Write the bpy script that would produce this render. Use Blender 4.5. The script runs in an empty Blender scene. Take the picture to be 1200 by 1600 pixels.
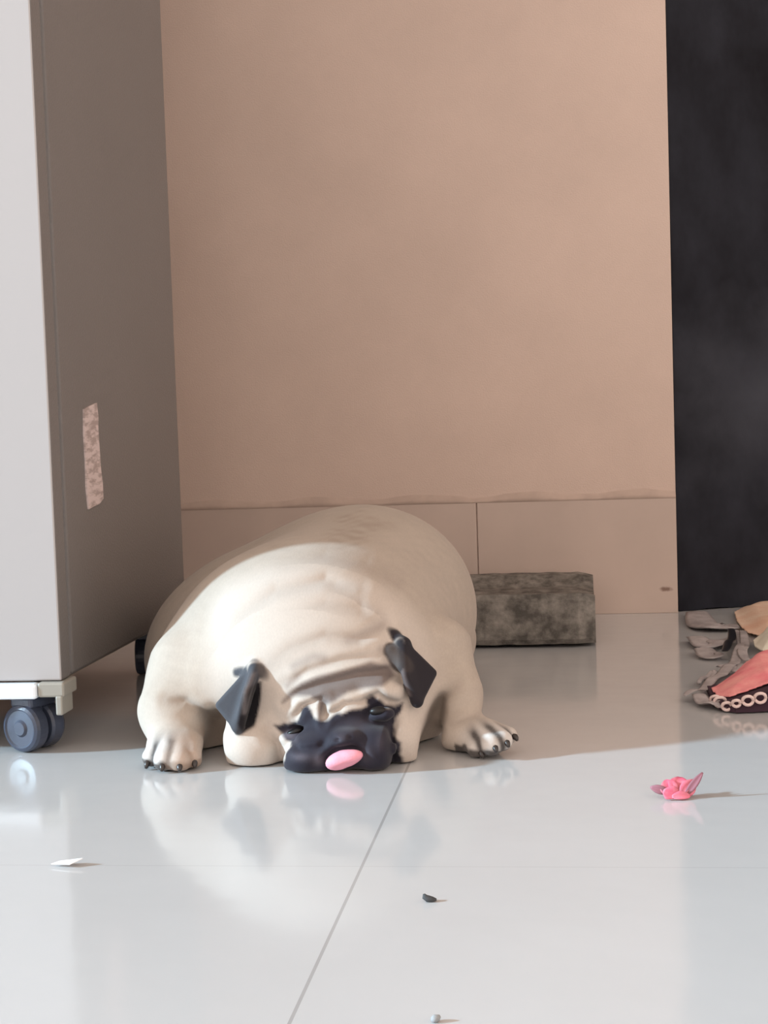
import bpy, bmesh, math, random
import numpy as np
from mathutils import Vector, Matrix

sc = bpy.context.scene
C = sc.collection

# ------------------------------------------------------------------ camera
FPX = 2432.0
CAMZ = 0.30
YAW = math.atan(304 / FPX); PITCH = math.atan(159 / FPX); ROLL = 0.033
fw = Vector((-math.sin(YAW) * math.cos(PITCH), math.cos(YAW) * math.cos(PITCH), -math.sin(PITCH)))
rt = Vector((math.cos(YAW), math.sin(YAW), 0)); up = rt.cross(fw)
RR = rt * math.cos(ROLL) - up * math.sin(ROLL)
UU = up * math.cos(ROLL) + rt * math.sin(ROLL)
cam = bpy.data.cameras.new('camera'); camo = bpy.data.objects.new('camera', cam); C.objects.link(camo)
M = Matrix.Identity(4)
for i in range(3):
    M[i][0] = RR[i]; M[i][1] = UU[i]; M[i][2] = -fw[i]
M[2][3] = CAMZ
camo.matrix_world = M
cam.sensor_fit = 'VERTICAL'; cam.sensor_height = 36; cam.sensor_width = 27
cam.lens = FPX / 1600 * 36
cam.clip_start = 0.02; cam.clip_end = 50
sc.camera = camo

# ------------------------------------------------------------------ light
world = bpy.data.worlds.new('world'); sc.world = world; world.use_nodes = True
nt = world.node_tree; nt.nodes.clear()
wo = nt.nodes.new('ShaderNodeOutputWorld'); bg = nt.nodes.new('ShaderNodeBackground')
bg.inputs[0].default_value = (1.0, 0.84, 0.74, 1); bg.inputs[1].default_value = 1.82
nt.links.new(bg.outputs[0], wo.inputs[0])

sun = bpy.data.lights.new('sun', 'SUN'); suno = bpy.data.objects.new('sun', sun); C.objects.link(suno)
sun.energy = 6.7; sun.color = (0.58, 0.83, 1.0); sun.angle = math.radians(3.2)
az = math.radians(14.5); el = math.radians(20)
sd = Vector((math.cos(az) * math.cos(el), math.sin(az) * math.cos(el), -math.sin(el)))
suno.rotation_euler = sd.to_track_quat('-Z', 'Y').to_euler()

# daylight from the open balcony door to the left of the camera
dl = bpy.data.lights.new('balcony_daylight', 'AREA'); dlo = bpy.data.objects.new('balcony_daylight', dl); C.objects.link(dlo)
dl.shape = 'RECTANGLE'; dl.size = 2.0; dl.size_y = 2.0; dl.energy = 3; dl.color = (0.66, 0.84, 1.0)
dlo.location = (-2.3, 0.1, 1.05); dlo.rotation_euler = Vector((1, 0.12, -0.05)).to_track_quat('-Z', 'Y').to_euler()

sc.view_settings.view_transform = 'Standard'
sc.view_settings.look = 'None'
sc.view_settings.exposure = 0.0
sc.view_settings.gamma = 1.0
sc.view_settings.use_curve_mapping = False

# ------------------------------------------------------------------ helpers
def P(x, y, Y):
    """the point of the room seen at photo pixel (x, y), in the plane Y metres from the camera's wall"""
    d = fw + RR * ((x - 600) / FPX) + UU * ((800 - y) / FPX)
    t = Y / d.y
    return Vector((d.x * t, Y, CAMZ + d.z * t))

def F(x, y, z=0.0):
    d = fw + RR * ((x - 600) / FPX) + UU * ((800 - y) / FPX)
    t = (z - CAMZ) / d.z
    return Vector((d.x * t, d.y * t, z))

def mat(name, col, rough=0.6, spec=0.5, coat=0.0, noise=0.0, nscale=30, bump=0.0, bscale=200, col2=None, stretch=(1, 1, 1), metal=0.0):
    m = bpy.data.materials.new(name); m.use_nodes = True
    n = m.node_tree; b = n.nodes['Principled BSDF']
    b.inputs['Base Color'].default_value = (*col, 1); b.inputs['Roughness'].default_value = rough
    b.inputs['Specular IOR Level'].default_value = spec; b.inputs['Coat Weight'].default_value = coat
    b.inputs['Metallic'].default_value = metal
    tc = n.nodes.new('ShaderNodeTexCoord'); mp = n.nodes.new('ShaderNodeMapping')
    mp.inputs['Scale'].default_value = stretch
    n.links.new(tc.outputs['Object'], mp.inputs[0])
    if noise or col2:
        nz = n.nodes.new('ShaderNodeTexNoise'); nz.inputs['Scale'].default_value = nscale
        nz.inputs['Detail'].default_value = 6; nz.inputs['Roughness'].default_value = 0.6
        n.links.new(mp.outputs[0], nz.inputs['Vector'])
        cr = n.nodes.new('ShaderNodeValToRGB')
        cr.color_ramp.elements[0].position = 0.35; cr.color_ramp.elements[1].position = 0.68
        c2 = col2 or tuple(min(1, c * (1 + noise)) for c in col)
        c1 = col if col2 else tuple(c * (1 - noise) for c in col)
        cr.color_ramp.elements[0].color = (*c1, 1); cr.color_ramp.elements[1].color = (*c2, 1)
        n.links.new(nz.outputs[0], cr.inputs[0]); n.links.new(cr.outputs[0], b.inputs['Base Color'])
    if bump:
        nb = n.nodes.new('ShaderNodeTexNoise'); nb.inputs['Scale'].default_value = bscale
        nb.inputs['Detail'].default_value = 4
        n.links.new(mp.outputs[0], nb.inputs['Vector'])
        bp = n.nodes.new('ShaderNodeBump'); bp.inputs['Strength'].default_value = bump; bp.inputs['Distance'].default_value = 0.002
        n.links.new(nb.outputs[0], bp.inputs['Height']); n.links.new(bp.outputs[0], b.inputs['Normal'])
    return m

def link_mesh(name, me, m=None, parent=None):
    o = bpy.data.objects.new(name, me); C.objects.link(o)
    if m:
        me.materials.append(m)
    if parent:
        o.parent = parent
        o.matrix_parent_inverse = Matrix.Translation(-parent.location) if parent.location.length else Matrix.Identity(4)
    return o

def finish(name, bm, m=None, parent=None, smooth=False):
    bmesh.ops.recalc_face_normals(bm, faces=bm.faces)
    me = bpy.data.meshes.new(name); bm.to_mesh(me); bm.free()
    if smooth:
        me.shade_smooth()
    return link_mesh(name, me, m, parent)

def add_box(bm, lo, hi, bev=0.0, seg=2):
    r = bmesh.ops.create_cube(bm, size=1)
    vs = r['verts']
    for v in vs:
        v.co = Vector([lo[i] + (v.co[i] + .5) * (hi[i] - lo[i]) for i in range(3)])
    if bev:
        es = list({e for v in vs for e in v.link_edges})
        bmesh.ops.bevel(bm, geom=es, offset=bev, segments=seg, profile=0.5, affect='EDGES')

def box(name, lo, hi, m, parent=None, bev=0.0, seg=2):
    bm = bmesh.new(); add_box(bm, lo, hi, bev, seg)
    return finish(name, bm, m, parent)

def tube(bm, pts, rad, n=8, flat=1.0):
    """swept tube through pts, radius rad (number or list), flattened in z by flat"""
    pts = [Vector(p) for p in pts]
    rings = []
    for i, p in enumerate(pts):
        t = (pts[min(i + 1, len(pts) - 1)] - pts[max(i - 1, 0)]).normalized()
        a = t.cross(Vector((0, 0, 1)))
        if a.length < 1e-3:
            a = t.cross(Vector((1, 0, 0)))
        a.normalize(); b = a.cross(t)
        r = rad[i] if isinstance(rad, (list, tuple)) else rad
        rings.append([bm.verts.new(p + a * math.cos(2 * math.pi * k / n) * r + b * math.sin(2 * math.pi * k / n) * r * flat) for k in range(n)])
    for r0, r1 in zip(rings, rings[1:]):
        for k in range(n):
            bm.faces.new((r0[k], r0[(k + 1) % n], r1[(k + 1) % n], r1[k]))
    bm.faces.new(rings[0]); bm.faces.new(rings[-1])

def tag(o, label=None, cat=None, group=None, kind=None):
    if label: o['label'] = label
    if cat: o['category'] = cat
    if group: o['group'] = group
    if kind: o['kind'] = kind
    return o

def empty(name, loc):
    o = bpy.data.objects.new(name, None); C.objects.link(o); o.location = loc; o.empty_display_size = 0.05
    bpy.context.view_layer.update()
    return o

# ------------------------------------------------------------------ setting
WY = 2.228          # plane of the back wall
DX = 0.137          # where the wall ends at the doorway

def floor_material():
    m = bpy.data.materials.new('polished floor tile'); m.use_nodes = True
    n = m.node_tree; b = n.nodes['Principled BSDF']
    b.inputs['Roughness'].default_value = 0.11; b.inputs['IOR'].default_value = 1.56
    b.inputs['Specular IOR Level'].default_value = 0.5
    g = n.nodes.new('ShaderNodeNewGeometry'); s = n.nodes.new('ShaderNodeSeparateXYZ')
    n.links.new(g.outputs['Position'], s.inputs[0])
    def line(sock, off, period, half):
        a = n.nodes.new('ShaderNodeMath'); a.operation = 'ADD'; a.inputs[1].default_value = -off + period * 10 + period / 2
        n.links.new(sock, a.inputs[0])
        d = n.nodes.new('ShaderNodeMath'); d.operation = 'MODULO'; d.inputs[1].default_value = period
        n.links.new(a.outputs[0], d.inputs[0])
        e = n.nodes.new('ShaderNodeMath'); e.operation = 'SUBTRACT'; e.inputs[1].default_value = period / 2
        n.links.new(d.outputs[0], e.inputs[0])
        f = n.nodes.new('ShaderNodeMath'); f.operation = 'ABSOLUTE'; n.links.new(e.outputs[0], f.inputs[0])
        h = n.nodes.new('ShaderNodeMath'); h.operation = 'LESS_THAN'; h.inputs[1].default_value = half
        n.links.new(f.outputs[0], h.inputs[0])
        return h.outputs[0]
    lx = line(s.outputs['X'], -0.1475, 0.6, 0.0010)
    ly = line(s.outputs['Y'], 1.0, 1.2, 0.0007)
    k = n.nodes.new('ShaderNodeMath'); k.operation = 'MULTIPLY'; k.inputs[1].default_value = 0.30; n.links.new(ly, k.inputs[0])
    mx = n.nodes.new('ShaderNodeMath'); mx.operation = 'MAXIMUM'; n.links.new(lx, mx.inputs[0]); n.links.new(k.outputs[0], mx.inputs[1])
    nz = n.nodes.new('ShaderNodeTexNoise'); nz.inputs['Scale'].default_value = 9; nz.inputs['Detail'].default_value = 5
    n.links.new(g.outputs['Position'], nz.inputs['Vector'])
    cr = n.nodes.new('ShaderNodeValToRGB')
    cr.color_ramp.elements[0].color = (0.505, 0.51, 0.515, 1); cr.color_ramp.elements[1].color = (0.535, 0.54, 0.545, 1)
    n.links.new(nz.outputs[0], cr.inputs[0])
    mc = n.nodes.new('ShaderNodeMix'); mc.data_type = 'RGBA'
    n.links.new(mx.outputs[0], mc.inputs[0]); n.links.new(cr.outputs[0], mc.inputs[6]); mc.inputs[7].default_value = (0.36, 0.36, 0.36, 1)
    n.links.new(mc.outputs[2], b.inputs['Base Color'])
    # slight waviness of the polish
    nb = n.nodes.new('ShaderNodeTexNoise'); nb.inputs['Scale'].default_value = 14; nb.inputs['Detail'].default_value = 2
    n.links.new(g.outputs['Position'], nb.inputs['Vector'])
    bp = n.nodes.new('ShaderNodeBump'); bp.inputs['Strength'].default_value = 0.10; bp.inputs['Distance'].default_value = 0.004
    n.links.new(nb.outputs[0], bp.inputs['Height']); n.links.new(bp.outputs[0], b.inputs['Normal'])
    return m

tag(box('floor', (-3.0, -1.5, -0.05), (3.0, 4.2, 0.0), floor_material()), kind='structure')

def wall_material():
    m = mat('peach wall paint', (0.62, 0.485, 0.415), rough=0.75, spec=0.2, noise=0.045, nscale=5, bump=0.25, bscale=500)
    return m
wallm = wall_material()
bm = bmesh.new()
add_box(bm, (-1.30, WY, 0.0), (DX, WY + 0.12, 2.7))
add_box(bm, (DX, WY, 2.05), (1.05, WY + 0.12, 2.7))
add_box(bm, (1.05, WY, 0.0), (2.2, WY + 0.12, 2.7))
tag(finish('wall_back', bm, wallm), kind='structure')
tag(box('ceiling', (-3.0, -1.5, 2.7), (3.0, 4.2, 2.8), mat('white ceiling', (0.75, 0.72, 0.68), rough=0.8)), kind='structure')
tag(box('wall_left', (-1.30, 1.315, 0.0), (-1.18, WY, 2.7), wallm), kind='structure')

# tiled skirting, each tile separately cut by a joint, the top bedded in a smear of plaster
def skirting_material():
    m = mat('pinkish skirting tile', (0.52, 0.415, 0.36), rough=0.45, spec=0.35, noise=0.05, nscale=7)
    n = m.node_tree; b = n.nodes['Principled BSDF']
    src = b.inputs['Base Color'].links[0].from_socket
    g = n.nodes.new('ShaderNodeNewGeometry')
    def blot(cx, cz, sx, sz):
        mp = n.nodes.new('ShaderNodeMapping'); mp.vector_type = 'POINT'
        mp.inputs['Location'].default_value = (-cx / sx, 0, -cz / sz); mp.inputs['Scale'].default_value = (1 / sx, 0, 1 / sz)
        n.links.new(g.outputs['Position'], mp.inputs[0])
        nz = n.nodes.new('ShaderNodeTexNoise'); nz.inputs['Scale'].default_value = 160; n.links.new(g.outputs['Position'], nz.inputs['Vector'])
        L = n.nodes.new('ShaderNodeVectorMath'); L.operation = 'LENGTH'; n.links.new(mp.outputs[0], L.inputs[0])
        a = n.nodes.new('ShaderNodeMath'); a.operation = 'ADD'; n.links.new(L.outputs['Value'], a.inputs[0]); n.links.new(nz.outputs[0], a.inputs[1])
        r = n.nodes.new('ShaderNodeMapRange'); r.inputs['From Min'].default_value = 1.0; r.inputs['From Max'].default_value = 1.7
        r.inputs['To Min'].default_value = 1; r.inputs['To Max'].default_value = 0
        n.links.new(a.outputs[0], r.inputs['Value'])
        return r.outputs[0]
    s = blot(P(1040, 920, WY).x, P(1040, 920, WY).z, 0.010, 0.0035)
    mx = n.nodes.new('ShaderNodeMix'); mx.data_type = 'RGBA'
    n.links.new(s, mx.inputs[0]); n.links.new(src, mx.inputs[6]); mx.inputs[7].default_value = (0.22, 0.14, 0.11, 1)
    n.links.new(mx.outputs[2], b.inputs['Base Color'])
    return m
skm = skirting_material()
SZ = 0.166
bm = bmesh.new()
joint = -0.1445
for a, b in ((-1.18, joint - 0.6), (joint - 0.6, joint), (joint, DX)):
    add_box(bm, (a + 0.0007, WY - 0.004, 0.0), (b - (0.0007 if b != DX else 0), WY, SZ), 0.0006, 1)
skirt = tag(finish('baseboard_back', bm, skm), kind='structure')
# plaster smear along the top of the skirting, uneven, toned darker to stand for a band of shadow
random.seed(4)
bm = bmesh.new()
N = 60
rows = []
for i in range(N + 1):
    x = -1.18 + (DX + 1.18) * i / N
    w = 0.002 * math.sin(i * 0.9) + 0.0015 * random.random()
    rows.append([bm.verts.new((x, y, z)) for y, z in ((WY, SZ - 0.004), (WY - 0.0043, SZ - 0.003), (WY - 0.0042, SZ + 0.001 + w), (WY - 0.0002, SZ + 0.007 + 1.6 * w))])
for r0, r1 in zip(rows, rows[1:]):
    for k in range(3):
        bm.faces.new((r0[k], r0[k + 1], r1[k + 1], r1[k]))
tag(finish('trim_1', bm, mat('shade-toned plaster smear', (0.50, 0.385, 0.325), rough=0.85, noise=0.08, nscale=30), smooth=True), kind='structure')

# the unlit space behind the doorway
bm = bmesh.new()
add_box(bm, (-0.45, 3.4, 0.0), (2.2, 3.5, 2.7)); add_box(bm, (-0.45, WY + 0.12, 0.0), (-0.35, 3.4, 2.7)); add_box(bm, (2.1, WY + 0.12, 0.0), (2.2, 3.4, 2.7))
tag(finish('wall_behind', bm, wallm), kind='structure')

# dark door leaf standing ajar in the doorway
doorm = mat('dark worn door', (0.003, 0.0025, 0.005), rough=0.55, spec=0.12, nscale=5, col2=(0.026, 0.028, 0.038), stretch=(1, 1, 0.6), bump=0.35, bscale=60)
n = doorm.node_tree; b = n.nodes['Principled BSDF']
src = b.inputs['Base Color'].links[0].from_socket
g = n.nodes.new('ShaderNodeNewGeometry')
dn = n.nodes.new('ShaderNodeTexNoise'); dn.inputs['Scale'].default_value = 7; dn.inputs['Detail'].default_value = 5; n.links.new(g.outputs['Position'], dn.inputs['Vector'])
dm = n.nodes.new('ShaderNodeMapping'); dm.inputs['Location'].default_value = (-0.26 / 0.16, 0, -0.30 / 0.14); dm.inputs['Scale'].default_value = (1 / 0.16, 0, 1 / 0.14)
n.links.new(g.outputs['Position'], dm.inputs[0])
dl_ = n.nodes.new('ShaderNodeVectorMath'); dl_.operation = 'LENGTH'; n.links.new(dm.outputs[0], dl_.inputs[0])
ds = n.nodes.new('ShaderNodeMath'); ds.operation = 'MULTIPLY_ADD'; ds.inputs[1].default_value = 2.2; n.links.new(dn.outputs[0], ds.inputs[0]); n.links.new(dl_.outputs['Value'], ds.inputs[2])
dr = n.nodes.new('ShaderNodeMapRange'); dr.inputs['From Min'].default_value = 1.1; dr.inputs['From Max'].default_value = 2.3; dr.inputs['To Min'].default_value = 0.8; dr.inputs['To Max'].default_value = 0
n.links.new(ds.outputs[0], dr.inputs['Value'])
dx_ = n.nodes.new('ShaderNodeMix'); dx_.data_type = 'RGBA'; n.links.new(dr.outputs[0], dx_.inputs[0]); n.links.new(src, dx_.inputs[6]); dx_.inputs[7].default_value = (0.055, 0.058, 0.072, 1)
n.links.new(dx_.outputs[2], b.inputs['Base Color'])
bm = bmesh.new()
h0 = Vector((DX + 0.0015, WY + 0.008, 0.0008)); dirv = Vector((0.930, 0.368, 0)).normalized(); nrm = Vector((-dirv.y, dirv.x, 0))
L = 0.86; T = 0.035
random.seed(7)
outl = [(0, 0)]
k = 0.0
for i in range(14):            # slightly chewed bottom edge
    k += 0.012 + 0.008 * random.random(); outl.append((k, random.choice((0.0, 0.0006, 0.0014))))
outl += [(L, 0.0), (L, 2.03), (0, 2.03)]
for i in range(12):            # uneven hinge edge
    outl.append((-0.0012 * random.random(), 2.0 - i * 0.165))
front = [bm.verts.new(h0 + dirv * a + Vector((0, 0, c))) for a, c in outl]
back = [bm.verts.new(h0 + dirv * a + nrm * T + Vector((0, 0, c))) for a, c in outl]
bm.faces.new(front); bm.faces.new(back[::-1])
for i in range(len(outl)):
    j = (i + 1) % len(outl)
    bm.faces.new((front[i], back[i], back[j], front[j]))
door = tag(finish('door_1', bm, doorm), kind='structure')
bm = bmesh.new()
hp = h0 + dirv * (L - 0.06) + Vector((0, 0, 1.0)) - nrm * 0.0
tube(bm, [hp, hp - nrm * 0.05, hp - nrm * 0.055 - dirv * 0.10], 0.009, 10)
finish('door_handle', bm, mat('brushed steel', (0.5, 0.5, 0.5), rough=0.3, metal=1.0), door, smooth=True)

# ------------------------------------------------------------------ refrigerator on a rolling stand
FX = -0.466; FY = 1.345; FZ = 0.066; FYB = 1.80; FXL = -1.02; FH = 1.55
fr = empty('refrigerator', ((FX + FXL) / 2, 1.57, FZ))
tag(fr, 'tall refrigerator with pale front and dark grey side on a rolling stand', 'refrigerator')
sidem = mat('grey cabinet side', (0.165, 0.152, 0.146), rough=0.42, spec=0.45, noise=0.03, nscale=3, bump=0.25, bscale=420)
frontm = mat('pale refrigerator front', (0.40, 0.385, 0.385), rough=0.5, spec=0.4)
gaskm = mat('rubber gasket', (0.10, 0.09, 0.09), rough=0.7)
box('body', (FXL, FY + 0.034, FZ), (FX - 0.0008, FYB, FZ + FH), sidem, fr, 0.003)
box('gasket', (FXL + 0.006, FY + 0.024, FZ + 0.006), (FX - 0.004, FY + 0.036, FZ + FH - 0.006), gaskm, fr)
def fridge_door(z0, z1):
    bm = bmesh.new(); add_box(bm, (FXL, FY, z0), (FX, FY + 0.026, z1), 0.0018, 2)
    o = finish('door', bm, sidem, fr)
    o.data.materials.append(frontm)
    for p in o.data.polygons:
        if p.normal.y < -0.6: p.material_index = 1
    return o
fridge_door(FZ, FZ + 1.02)
d2 = fridge_door(FZ + 1.028, FZ + FH)
for z0 in (0.75, 1.15):
    bm = bmesh.new()
    tube(bm, [(FXL + 0.05, FY, z0), (FXL + 0.05, FY - 0.035, z0 + 0.012), (FXL + 0.05, FY - 0.035, z0 + 0.25), (FXL + 0.05, FY, z0 + 0.262)], 0.008, 10)
    finish('handle', bm, mat('handle metal', (0.6, 0.6, 0.6), rough=0.3, metal=0.8), fr, smooth=True)
# paper sticker, torn lower end
stm = bpy.data.materials.new('printed paper label'); stm.use_nodes = True
n = stm.node_tree; b = n.nodes['Principled BSDF']; b.inputs['Roughness'].default_value = 0.6
g = n.nodes.new('ShaderNodeNewGeometry'); mp = n.nodes.new('ShaderNodeMapping'); mp.inputs['Scale'].default_value = (1, 60, 240)
n.links.new(g.outputs['Position'], mp.inputs[0])
nz = n.nodes.new('ShaderNodeTexNoise'); nz.inputs['Scale'].default_value = 1; nz.inputs['Detail'].default_value = 3; n.links.new(mp.outputs[0], nz.inputs['Vector'])
cr = n.nodes.new('ShaderNodeValToRGB'); cr.color_ramp.elements[0].position = 0.4; cr.color_ramp.elements[1].position = 0.56
cr.color_ramp.elements[0].color = (0.38, 0.30, 0.28, 1); cr.color_ramp.elements[1].color = (0.62, 0.51, 0.49, 1)
n.links.new(nz.outputs[0], cr.inputs[0]); n.links.new(cr.outputs[0], b.inputs['Base Color'])
bm = bmesh.new()
outl = [(1.443, .3105), (1.462, .3135), (1.484, .3165), (1.487, .303), (1.485, .29), (1.4865, .27), (1.488, .25), (1.4915, .238), (1.4915, .222), (1.478, .2175), (1.462, .2165), (1.444, .2145), (1.440, .235), (1.4415, .26), (1.440, .285)]
fv = [bm.verts.new((FX + 0.0006, a, c)) for a, c in outl]; bv = [bm.verts.new((FX - 0.0012, a, c)) for a, c in outl]
bm.faces.new(fv); bm.faces.new(bv[::-1])
for i in range(len(outl)):
    j = (i + 1) % len(outl); bm.faces.new((fv[i], fv[j], bv[j], bv[i]))
stk = finish('sticker', bm, stm, fr)
stk['label'] = 'tall narrow pale printed sticker'

st = empty('rolling_stand', ((FX + FXL) / 2, 1.57, 0))
tag(st, 'low white rolling stand with dark blue casters under the refrigerator', 'appliance stand')
whitem = mat('white enamel', (0.84, 0.91, 0.97), rough=0.3)
beigem = mat('beige plastic', (0.30, 0.285, 0.25), rough=0.5)
wheelm = mat('dark blue grey caster plastic', (0.045, 0.055, 0.085), rough=0.38, noise=0.25, nscale=40)
treadm = mat('dark tread', (0.03, 0.033, 0.045), rough=0.6)
box('front_bar', (FXL + 0.02, 1.336, 0.0505), (-0.4875, 1.352, 0.0645), whitem, st, 0.003)
box('rear_bar', (FXL + 0.02, 1.76, 0.0505), (-0.4875, 1.776, 0.0645), whitem, st, 0.002)
for x0, x1 in ((-0.512, -0.494), (FXL + 0.02, FXL + 0.038)):
    box('side_rail', (x0, 1.352, 0.052), (x1, 1.76, 0.0655), beigem if x0 > -0.6 else whitem, st, 0.002)
box('bracket', (-0.487, 1.338, 0.052), (-0.462, 1.375, 0.0655), beigem, st, 0.002)
box('bracket', (-0.470, 1.336, 0.036), (-0.4635, 1.366, 0.0535), beigem, st, 0.0015)
def caster(cx, cy, yaw):
    bm = bmesh.new()
    add_box(bm, (-0.017, -0.013, 0.0405), (0.017, 0.013, 0.0515), 0.003)          # mounting plate
    add_box(bm, (-0.0018, -0.010, 0.016), (0.0018, 0.010, 0.043), 0.0008)      # centre web between the twin wheels
    hs = finish('caster', bm, wheelm, st)
    ws = []
    seg = 32
    for sd_ in (-1, 1):
        bm = bmesh.new()
        pr = [(0.0025, 0.0), (0.0025, 0.0195), (0.0045, 0.0218), (0.0150, 0.0222), (0.0180, 0.0208), (0.0192, 0.0180), (0.0180, 0.0165), (0.0175, 0.0080), (0.0195, 0.0060), (0.0195, 0.0)]
        rings = [[bm.verts.new((sd_ * a, math.cos(2 * math.pi * q / seg) * r, 0.0224 + math.sin(2 * math.pi * q / seg) * r)) for q in range(seg)] if r > 0 else [bm.verts.new((sd_ * a, 0, 0.0224))] for a, r in pr]
        for r0, r1 in zip(rings, rings[1:]):
            if len(r0) == 1:
                for q in range(seg): bm.faces.new((r0[0], r1[q], r1[(q + 1) % seg]))
            elif len(r1) == 1:
                for q in range(seg): bm.faces.new((r0[q], r0[(q + 1) % seg], r1[0]))
            else:
                for q in range(seg): bm.faces.new((r0[q], r0[(q + 1) % seg], r1[(q + 1) % seg], r1[q]))
        ws.append(finish('wheel', bm, wheelm))
    Rz = Matrix.Translation((cx, cy, 0)) @ Matrix.Rotation(yaw, 4, 'Z')
    hs.data.transform(Rz)
    for w in ws:
        w.data.transform(Rz); w.parent = hs; w.matrix_parent_inverse = Matrix.Identity(4)
    return hs, ws
bpy.context.view_layer.update()
for cx, cy, yw in ((-0.500, 1.362, 1.15), (FXL + 0.04, 1.362, 0.5), (-0.500, 1.765, 0.2), (FXL + 0.04, 1.765, 1.0)):
    hs, ws = caster(cx, cy, yw)

# ------------------------------------------------------------------ dark block lying against the wall
blockm = mat('worn dark board', (0.075, 0.068, 0.060), rough=0.7, spec=0.3, nscale=55, col2=(0.25, 0.23, 0.205), bump=0.7, bscale=120)
bm = bmesh.new()
BX0, BX1, BY0, BY1, BZ = -0.235, 0.018, 1.916, 2.17, 0.066
ny, nz_ = 10, 1
prof = [(BY0 + 0.004, 0.0035), (BY0, 0.010), (BY0, 0.030), (BY0 + 0.001, 0.058), (BY0 + 0.006, BZ), (BY0 + 0.03, BZ - 0.002), (2.05, BZ - 0.020), (2.12, BZ - 0.014), (BY1 - 0.02, BZ - 0.001), (BY1, BZ), (BY1, 0.004)]
rings = []
random.seed(2)
for i in range(25):
    t = i / 24; x = BX0 + (BX1 - BX0) * t
    e = max(0, (t - 0.90) / 0.10)       # the right end rounds off
    rings.append([bm.verts.new((x, y + e * e * (0.010 if y < 2 else -0.004) + (random.random() - .5) * 0.0012, z - e * e * (0.004 if z > 0.05 else 0) + (random.random() - .5) * 0.0012 + 0.001)) for y, z in prof])
for r0, r1 in zip(rings, rings[1:]):
    for k in range(len(prof)):
        kk = (k + 1) % len(prof)
        bm.faces.new((r0[k], r1[k], r1[kk], r0[kk]))
bm.faces.new(rings[0]); bm.faces.new(rings[-1][::-1])
blk = finish('dark_block', bm, blockm)
tag(blk, 'worn dark grey oblong block lying on the floor against the skirting behind the dog', 'block')

# ------------------------------------------------------------------ the pug: one signed-distance body
def arr(v): return np.array((v[0], v[1], v[2]), dtype=np.float32)
def smin(a, b, k):
    h = np.clip(0.5 + 0.5 * (b - a) / k, 0, 1)
    return b * (1 - h) + a * h - k * h * (1 - h)
def smax(a, b, k): return -smin(-a, -b, k)
def ell(p, c, r, rot=0.0, roty=0.0):
    q = p - arr(c)
    if rot:      # about z
        cs, sn = math.cos(rot), math.sin(rot)
        q = np.stack((q[:, 0] * cs + q[:, 1] * sn, -q[:, 0] * sn + q[:, 1] * cs, q[:, 2]), 1)
    if roty:     # about y, positive lifts +x side
        cs, sn = math.cos(roty), math.sin(roty)
        q = np.stack((q[:, 0] * cs + q[:, 2] * sn, q[:, 1], -q[:, 0] * sn + q[:, 2] * cs), 1)
    r = np.array(r, dtype=np.float32)
    k0 = np.sqrt(((q / r) ** 2).sum(1)); k1 = np.sqrt(((q / (r * r)) ** 2).sum(1)) + 1e-6
    return k0 * (k0 - 1) / k1
def cone(p, a, b, ra, rb):
    a = arr(a); b = arr(b); ab = b - a
    t = np.clip(((p - a) @ ab) / (ab @ ab), 0, 1)
    return np.sqrt(((p - a - t[:, None] * ab) ** 2).sum(1)) - (ra + (rb - ra) * t)
def tri(p, a, b, c, th):
    a, b, c = arr(a), arr(b), arr(c)
    ba, cb, ac = b - a, c - b, a - c
    pa, pb, pc = p - a, p - b, p - c
    nor = np.cross(ba, ac)
    ins = (np.sign(pa @ np.cross(ba, nor)) + np.sign(pb @ np.cross(cb, nor)) + np.sign(pc @ np.cross(ac, nor)))
    def seg(e, pe):
        t = np.clip((pe @ e) / (e @ e), 0, 1); return ((pe - t[:, None] * e) ** 2).sum(1)
    edge = np.minimum(np.minimum(seg(ba, pa), seg(cb, pb)), seg(ac, pc))
    face = (pa @ nor) ** 2 / (nor @ nor)
    return np.sqrt(np.where(ins < 2.0, edge, face)) - th

def frame_px(Y0):
    """linear map world (x, z) near depth Y0 -> head-plane coordinates named by photo pixels"""
    o = P(540, 1105, Y0); a = P(640, 1105, Y0); b = P(540, 1205, Y0)
    A = np.array([[(a.x - o.x) / 100, (b.x - o.x) / 100], [(a.z - o.z) / 100, (b.z - o.z) / 100]])
    Ai = np.linalg.inv(A)
    def f(x, z):
        dx = x - o.x; dz = z - o.z
        return 540 + Ai[0, 0] * dx + Ai[0, 1] * dz, 1105 + Ai[1, 0] * dx + Ai[1, 1] * dz
    return f
def poly_dist(u, v, pts):
    """distance in those units to an open polyline"""
    best = np.full(u.shape, 1e9, dtype=np.float32)
    for (x0, y0), (x1, y1) in zip(pts, pts[1:]):
        ex, ey = x1 - x0, y1 - y0
        t = np.clip(((u - x0) * ex + (v - y0) * ey) / (ex * ex + ey * ey), 0, 1)
        best = np.minimum(best, (u - x0 - t * ex) ** 2 + (v - y0 - t * ey) ** 2)
    return np.sqrt(best)
def inside(u, v, pts):
    c = np.zeros(u.shape, bool)
    for i in range(len(pts)):
        x0, y0 = pts[i]; x1, y1 = pts[(i + 1) % len(pts)]
        if y0 == y1: continue
        hit = ((y0 > v) != (y1 > v)) & (u < (x1 - x0) * (v - y0) / (y1 - y0) + x0)
        c ^= hit
    return c
def poly_mask(u, v, pts, soft):
    d = poly_dist(u, v, pts + [pts[0]]); d = np.where(inside(u, v, pts), -d, d)
    return np.clip(0.5 - d / (2 * soft), 0, 1)

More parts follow.
